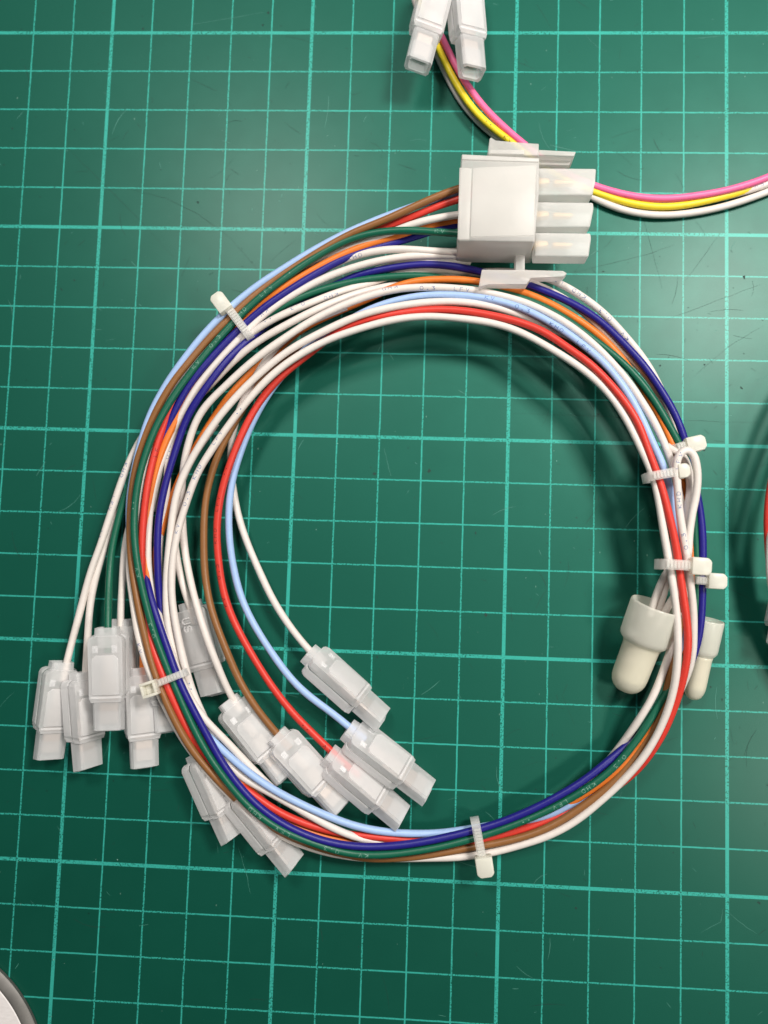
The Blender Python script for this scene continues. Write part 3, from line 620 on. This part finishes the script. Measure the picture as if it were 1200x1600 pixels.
for k, (y0, y1, y2, y3) in enumerate(((262, 296, 296, 262), (302, 334, 334, 302), (340, 368, 368, 340))):
    part('inner_chamber', lambda bm: px_prism(bm, [(744, y0 + 2), (836, y0), (834, y1), (742, y1)], ZT - 0.22, ZB + 0.1, 0.04), NYTHIN, plug)
    part('crimp_terminal', lambda bm: (px_prism(bm, [(752, y0 + 10), (786, y0 + 9), (786, y1 - 9), (752, y1 - 9)], ZT - 0.42, ZB + 0.5, 0.04), px_prism(bm, [(792, y0 + 8), (826, y0 + 8), (825, y1 - 8), (792, y1 - 8)], ZT - 0.40, ZB + 0.5, 0.04)), TIN, plug)
part('latch_stem', lambda bm: px_prism(bm, [(806, 398), (820, 398), (820, 424), (806, 424)], 1.40, 1.05, 0.01), NYBIG, plug)
part('latch_plate', lambda bm: (px_prism(bm, [(753, 421), (826, 422), (880, 423), (886, 427), (880, 433), (829, 433), (823, 445), (762, 443), (752, 447), (748, 448)], 1.45, 1.18, 0.015)), NYBIG, plug)

# ------------------------------------------------------------------ cable ties
def tie(p0, p1, head, z, width=0.20, thick=0.06, drop=0.5, head_ang=None, head_size=(0.42, 0.36, 0.30), hollow=False, arch=0.08):
    """strap over the bundle from p0 to p1 (photo), wrapped down on both sides; head centre in the photo"""
    a = unproj(*p0, z); b = unproj(*p1, z)
    d = b - a; L = np.linalg.norm(d); d /= L; up = np.array([0, 0, 1.0]); wv = np.cross(up, d)
    n = 26; prof = []
    hL = L / 2; hh = drop / 2
    for i in range(n):       # a closed superellipse band round the bundle
        t = 2 * math.pi * i / n
        c, s_ = math.cos(t), math.sin(t)
        e = 0.5
        prof.append((hL * (1 + math.copysign(abs(c) ** e, c)), -hh + hh * math.copysign(abs(s_) ** e, s_)))
    bm = bmesh.new(); rings = []
    for i, (u, v) in enumerate(prof):
        cu, cv = u - hL, v + hh
        l = math.hypot(cu / hL, cv / hh); nu, nv = cu / hL / hL, cv / hh / hh; q = math.hypot(nu, nv); nu /= q; nv /= q
        ring = []
        for (ww, tt) in ((-width / 2, 0), (width / 2, 0), (width / 2, thick), (-width / 2, thick)):
            p = a + d * (u + nu * tt) + up * (v + nv * tt) + wv * ww
            ring.append(bm.verts.new(tuple(p * CM)))
        rings.append(ring)
    for i in range(n):
        A, B = rings[i], rings[(i + 1) % n]
        for j in range(4):
            k = (j + 1) % 4
            bm.faces.new((A[j], A[k], B[k], B[j]))
    o = link('cable_tie', bm, NYTIE, harness, auto=50)
    # ratchet teeth across the strap
    nt_ = max(4, int(L / 0.085)); bm = bmesh.new()
    for i in range(nt_):
        u = L * (0.12 + 0.76 * (i + 0.5) / nt_)
        c = a + d * u + up * (thick + 0.004)
        Mx = Matrix.Translation(Vector(c * CM)) @ Matrix((Vector(d), Vector(wv), Vector(up))).transposed().to_4x4()
        prism(bm, rect(-0.026, 0.026, -width * 0.36, width * 0.36), -0.012, 0.016, 0.006, 1, Mx)
    link('ratchet_teeth', bm, NYTIE, o, smooth=False)
    # head
    hx, hy, hz = head_size
    hc = unproj(*head, z - 0.02)
    an = math.atan2(d[1], d[0]) if head_ang is None else math.radians(head_ang)
    Mx = Matrix.Translation(Vector(hc * CM)) @ Matrix.Rotation(an, 4, 'Z')
    bm = bmesh.new()
    if hollow:
        t = 0.06
        prism(bm, rect(-hx/2, hx/2, -hy/2, -hy/2 + t), -hz/2, hz/2, 0.015, 2, Mx); prism(bm, rect(-hx/2, hx/2, hy/2 - t, hy/2), -hz/2, hz/2, 0.015, 2, Mx)
        prism(bm, rect(-hx/2, -hx/2 + t, -hy/2 + t, hy/2 - t), -hz/2, hz/2, 0.015, 2, Mx); prism(bm, rect(hx/2 - t, hx/2, -hy/2 + t, hy/2 - t), -hz/2, hz/2, 0.015, 2, Mx)
        prism(bm, rect(-hx/2 + t, hx/2 - t, -hy/2 + t, hy/2 - t), -hz/2 + .02, -0.02, 0.015, 2, Mx)
    else:
        c = 0.07
        prism(bm, [(-hx/2, -hy/2), (hx/2 - c, -hy/2), (hx/2, -hy/2 + c), (hx/2, hy/2 - c), (hx/2 - c, hy/2), (-hx/2, hy/2)], -hz/2, hz/2, 0.03, 2, Mx)
    link('tie_head', bm, NYHEAD, o, auto=40)
    return o
tie((349, 471), (389, 524), (346, 474), 1.18, 0.185, 0.032, 0.5, 128, (0.46, 0.33, 0.28))
tie((1055, 700), (1079, 693), (1086, 694), 1.44, 0.17, 0.032, 0.4, 14, (0.40, 0.33, 0.26))
tie((1013, 745), (1068, 735), (1067, 736), 1.74, 0.19, 0.032, 0.55, 8, (0.24, 0.30, 0.26))
tie((1034, 881), (1086, 884), (1094, 885), 1.72, 0.21, 0.032, 0.6, -3, (0.40, 0.36, 0.28))
tie((1084, 906), (1108, 908), (1119, 908), 1.26, 0.17, 0.032, 0.4, -2, (0.39, 0.33, 0.26))
tie((743, 1286), (755, 1350), (757, 1353), 0.68, 0.19, 0.032, 0.55, -80, (0.42, 0.37, 0.28))
tie((286, 1052), (243, 1069), (235, 1076), 1.18, 0.155, 0.032, 0.4, 200, (0.34, 0.33, 0.30), True)

# ------------------------------------------------------------------ closed end caps
def lathe(bm, prof, M, seg=32, close=True):
    rings = []
    for x, r in prof:
        rings.append([bm.verts.new(M @ Vector((x * CM, r * CM * math.cos(2 * math.pi * i / seg), r * CM * math.sin(2 * math.pi * i / seg)))) for i in range(seg)])
    for A, B in zip(rings, rings[1:]):
        for i in range(seg):
            j = (i + 1) % seg
            bm.faces.new((A[i], A[j], B[j], B[i]))
    if close: bm.faces.new(rings[0][::-1]); bm.faces.new(rings[-1])
def cap(mouth, tip, zm, zt, k, label, kl=None):
    a = Vector(unproj(*mouth, zm)); b = Vector(unproj(*tip, zt)); L = (b - a).length; kl = L
    X = (b - a).normalized(); Y = Vector((0, 0, 1)).cross(X).normalized(); Z = X.cross(Y)
    Mx = Matrix.Translation(a * CM) @ Matrix((X, Y, Z)).transposed().to_4x4()
    o_ = [(0.0, .535), (0.012, .555), (.03, .56), (.36, .54), (.395, .525), (.42, .48), (.445, .42), (.48, .40), (.60, .392), (.80, .385), (.86, .375), (.91, .34), (.95, .285), (.98, .20), (.995, .10), (1.0, .02)]
    i_ = [(0.78, .02), (.77, .25), (.50, .33), (.42, .38), (.37, .48), (.02, .515)]
    bm = bmesh.new(); lathe(bm, [(x * kl, r * k) for x, r in [(0.86, .02), (.85, .30), (.50, .355), (.43, .385)]] + [(x * kl, r * k) for x, r in o_[6:]], Mx)
    o = link('closed_end_cap', bm, NYCAP, harness, auto=60); o['label'] = label
    bm = bmesh.new(); lathe(bm, [(x * kl, r * k) for x, r in [(.432, .388), (.415, .44), (.385, .495), (.02, .52)] + o_[:7]], Mx, 32, False)
    link('flared_collar', bm, NYCOLLAR, o, auto=60)
    def crimp(bm): lathe(bm, [(0.42 * kl, .02), (0.42 * kl, .27 * k), (0.70 * kl, .27 * k), (0.70 * kl, .02)], Mx, 20)
    bm = bmesh.new(); crimp(bm); link('crimp_ferrule', bm, TIN, o)
    return o
cap((1027, 945), (975, 1080), 0.98, 0.46, 1.0, 'fat cream-white closed-end cap, mouth open towards the tie')
cap((1107, 968), (1082, 1093), 0.62, 0.30, 0.60, 'slim cream-white closed-end cap half hidden behind the wires')

# ------------------------------------------------------------------ the neighbouring pink and yellow harness
h2 = empty('wire_harness', (0.1, 0, 0))
h2.location = (0, 0, 0)
tag(h2, 'pink, yellow and white wires passing under the big plug, with two connectors above', 'wire harness')
wire(h2, 'pink', '668,0,0.3 680,40,0.35 696,70,0.42 715,110 740,150,0.4 765,180 790,202,0.38 817,223,0.36 850,249,0.32 890,274,0.28 930,291,0.26 960,300 1000,308,0.26 1040,312 1080,309,0.26 1120,302 1160,291 1200,277,0.28 1260,250,0.3')
wire(h2, 'yellow', '655,0,0.3 668,40,0.3 686,78,0.38 704,116 728,157,0.36 752,185 778,207,0.34 800,222,0.32 840,256,0.26 885,284,0.22 930,301,0.2 960,312 1000,320,0.2 1040,323 1080,319,0.18 1120,311 1160,299 1200,287,0.14 1260,262,0.12',
     [('**', 766, 193, 1, .1), ('KV', 795, 219, 1, .3)], 'black')
wire(h2, 'white', '648,0,0.12 661,40,0.12 682,84,0.14 700,123 723,162,0.14 747,191 772,212,0.14 800,232,0.12 850,268 890,290,0.12 925,308,0.12 960,325 1000,334,0.12 1040,337 1080,334,0.12 1120,327 1160,315 1200,300,0.12 1260,272,0.12')
wire(h2, 'white', '930,306,0.11 990,318,0.11 1050,320,0.11 1110,313,0.11 1150,304,0.13 1200,288,0.2 1260,258,0.3', [('LFV', 1190, 292, -1, -.2)])
connector(h2, (691, -50), (652, 106), 0.95, 1.05, -14, 'milky connector tinged yellow, cut by the top edge')
connector(h2, (724, -42), (738, 117), 0.72, 0.95, -24, 'milky connector tinged pink, cut by the top edge')

# ------------------------------------------------------------------ the harness at the right edge
h3 = empty('wire_harness', (0, 0, 0))
tag(h3, 'red and white wires of another coil just cut by the right edge', 'wire harness')
wire(h3, 'red', '1330,480,0.9 1260,590,1.0 1219,700,1.1 1203,760,1.1 1198,810,1.05 1200,860,0.9 1212,930,0.8 1240,1040,0.6 1300,1140,0.4')
wire(h3, 'white', '1340,500,0.8 1270,610,0.9 1225,720,0.95 1211,780,1.0 1203,830,1.05 1203,890,1.0 1212,950,0.9 1240,1050,0.7 1300,1160,0.4')
wire(h3, 'white', '1350,520,0.7 1280,630,0.75 1236,730,0.8 1218,790,0.85 1210,850,0.85 1212,920,0.8 1222,980,0.7 1250,1060,0.5 1310,1170,0.3')
wire(h3, 'navy', '1345,490,0.6 1275,620,0.7 1230,740,0.75 1214,810,0.7 1212,880,0.7 1220,950,0.6 1255,1050,0.4 1320,1150,0.3')
connector(h3, (1238, 930), (1222, 1010), 0.7, 0.8, 10)

# ------------------------------------------------------------------ round metal lid in the lower left corner
ctr = unproj(-147, 1694, 0.25)
lid = empty('metal_lid', (ctr[0] * CM, ctr[1] * CM, 0))
tag(lid, 'round metal lid with a grey rim at the bottom left corner', 'lid')
m, nt, b = new_mat('grey_steel_rim'); g = G(nt); tc = g.n('ShaderNodeTexCoord').outputs['Object']
g.l(g.mix(g.noise(tc, 300, 4), (0.10, 0.095, 0.09, 1), (0.19, 0.18, 0.17, 1)), b.inputs['Base Color']); b.inputs['Metallic'].default_value = 0.55; b.inputs['Roughness'].default_value = 0.5
RIM = m
m, nt, b = new_mat('pale_scuffed_aluminium'); g = G(nt); tc = g.n('ShaderNodeTexCoord').outputs['Object']
v = g.noise(g.mapping(tc, rot=(0, 0, 0.7), scale=(1, 3, 1)), 500, 5, 0.7)
g.l(g.mix(v, (0.62, 0.58, 0.57, 1), (0.92, 0.87, 0.86, 1)), b.inputs['Base Color']); b.inputs['Metallic'].default_value = 0.0; b.inputs['Roughness'].default_value = 0.5
ALU = m
def lathe_z(prof, seg=160):
    bm = bmesh.new(); rings = [[bm.verts.new((r * CM * math.cos(2 * math.pi * i / seg), r * CM * math.sin(2 * math.pi * i / seg), z * CM)) for i in range(seg)] for r, z in prof]
    for A, B in zip(rings, rings[1:]):
        for i in range(seg):
            j = (i + 1) % seg; bm.faces.new((A[i], A[j], B[j], B[i]))
    bm.faces.new(rings[0]); bm.faces.new(rings[-1][::-1])
    return bm
RL = np.linalg.norm((unproj(0, 1519, 0.1) - ctr)[:2])
link('rim', lathe_z([(RL - .20, 0.0), (RL, 0.0), (RL + .015, .03), (RL + .01, .10), (RL - .02, .13), (RL - .17, .19), (RL - .20, .20)]), RIM, lid, auto=30)
link('top_plate', lathe_z([(RL - .205, 0.01), (RL - .205, .19), (RL - .23, .215), (RL - .6, .215), (RL - .9, .21), (0.3, .21)]), ALU, lid, auto=30)
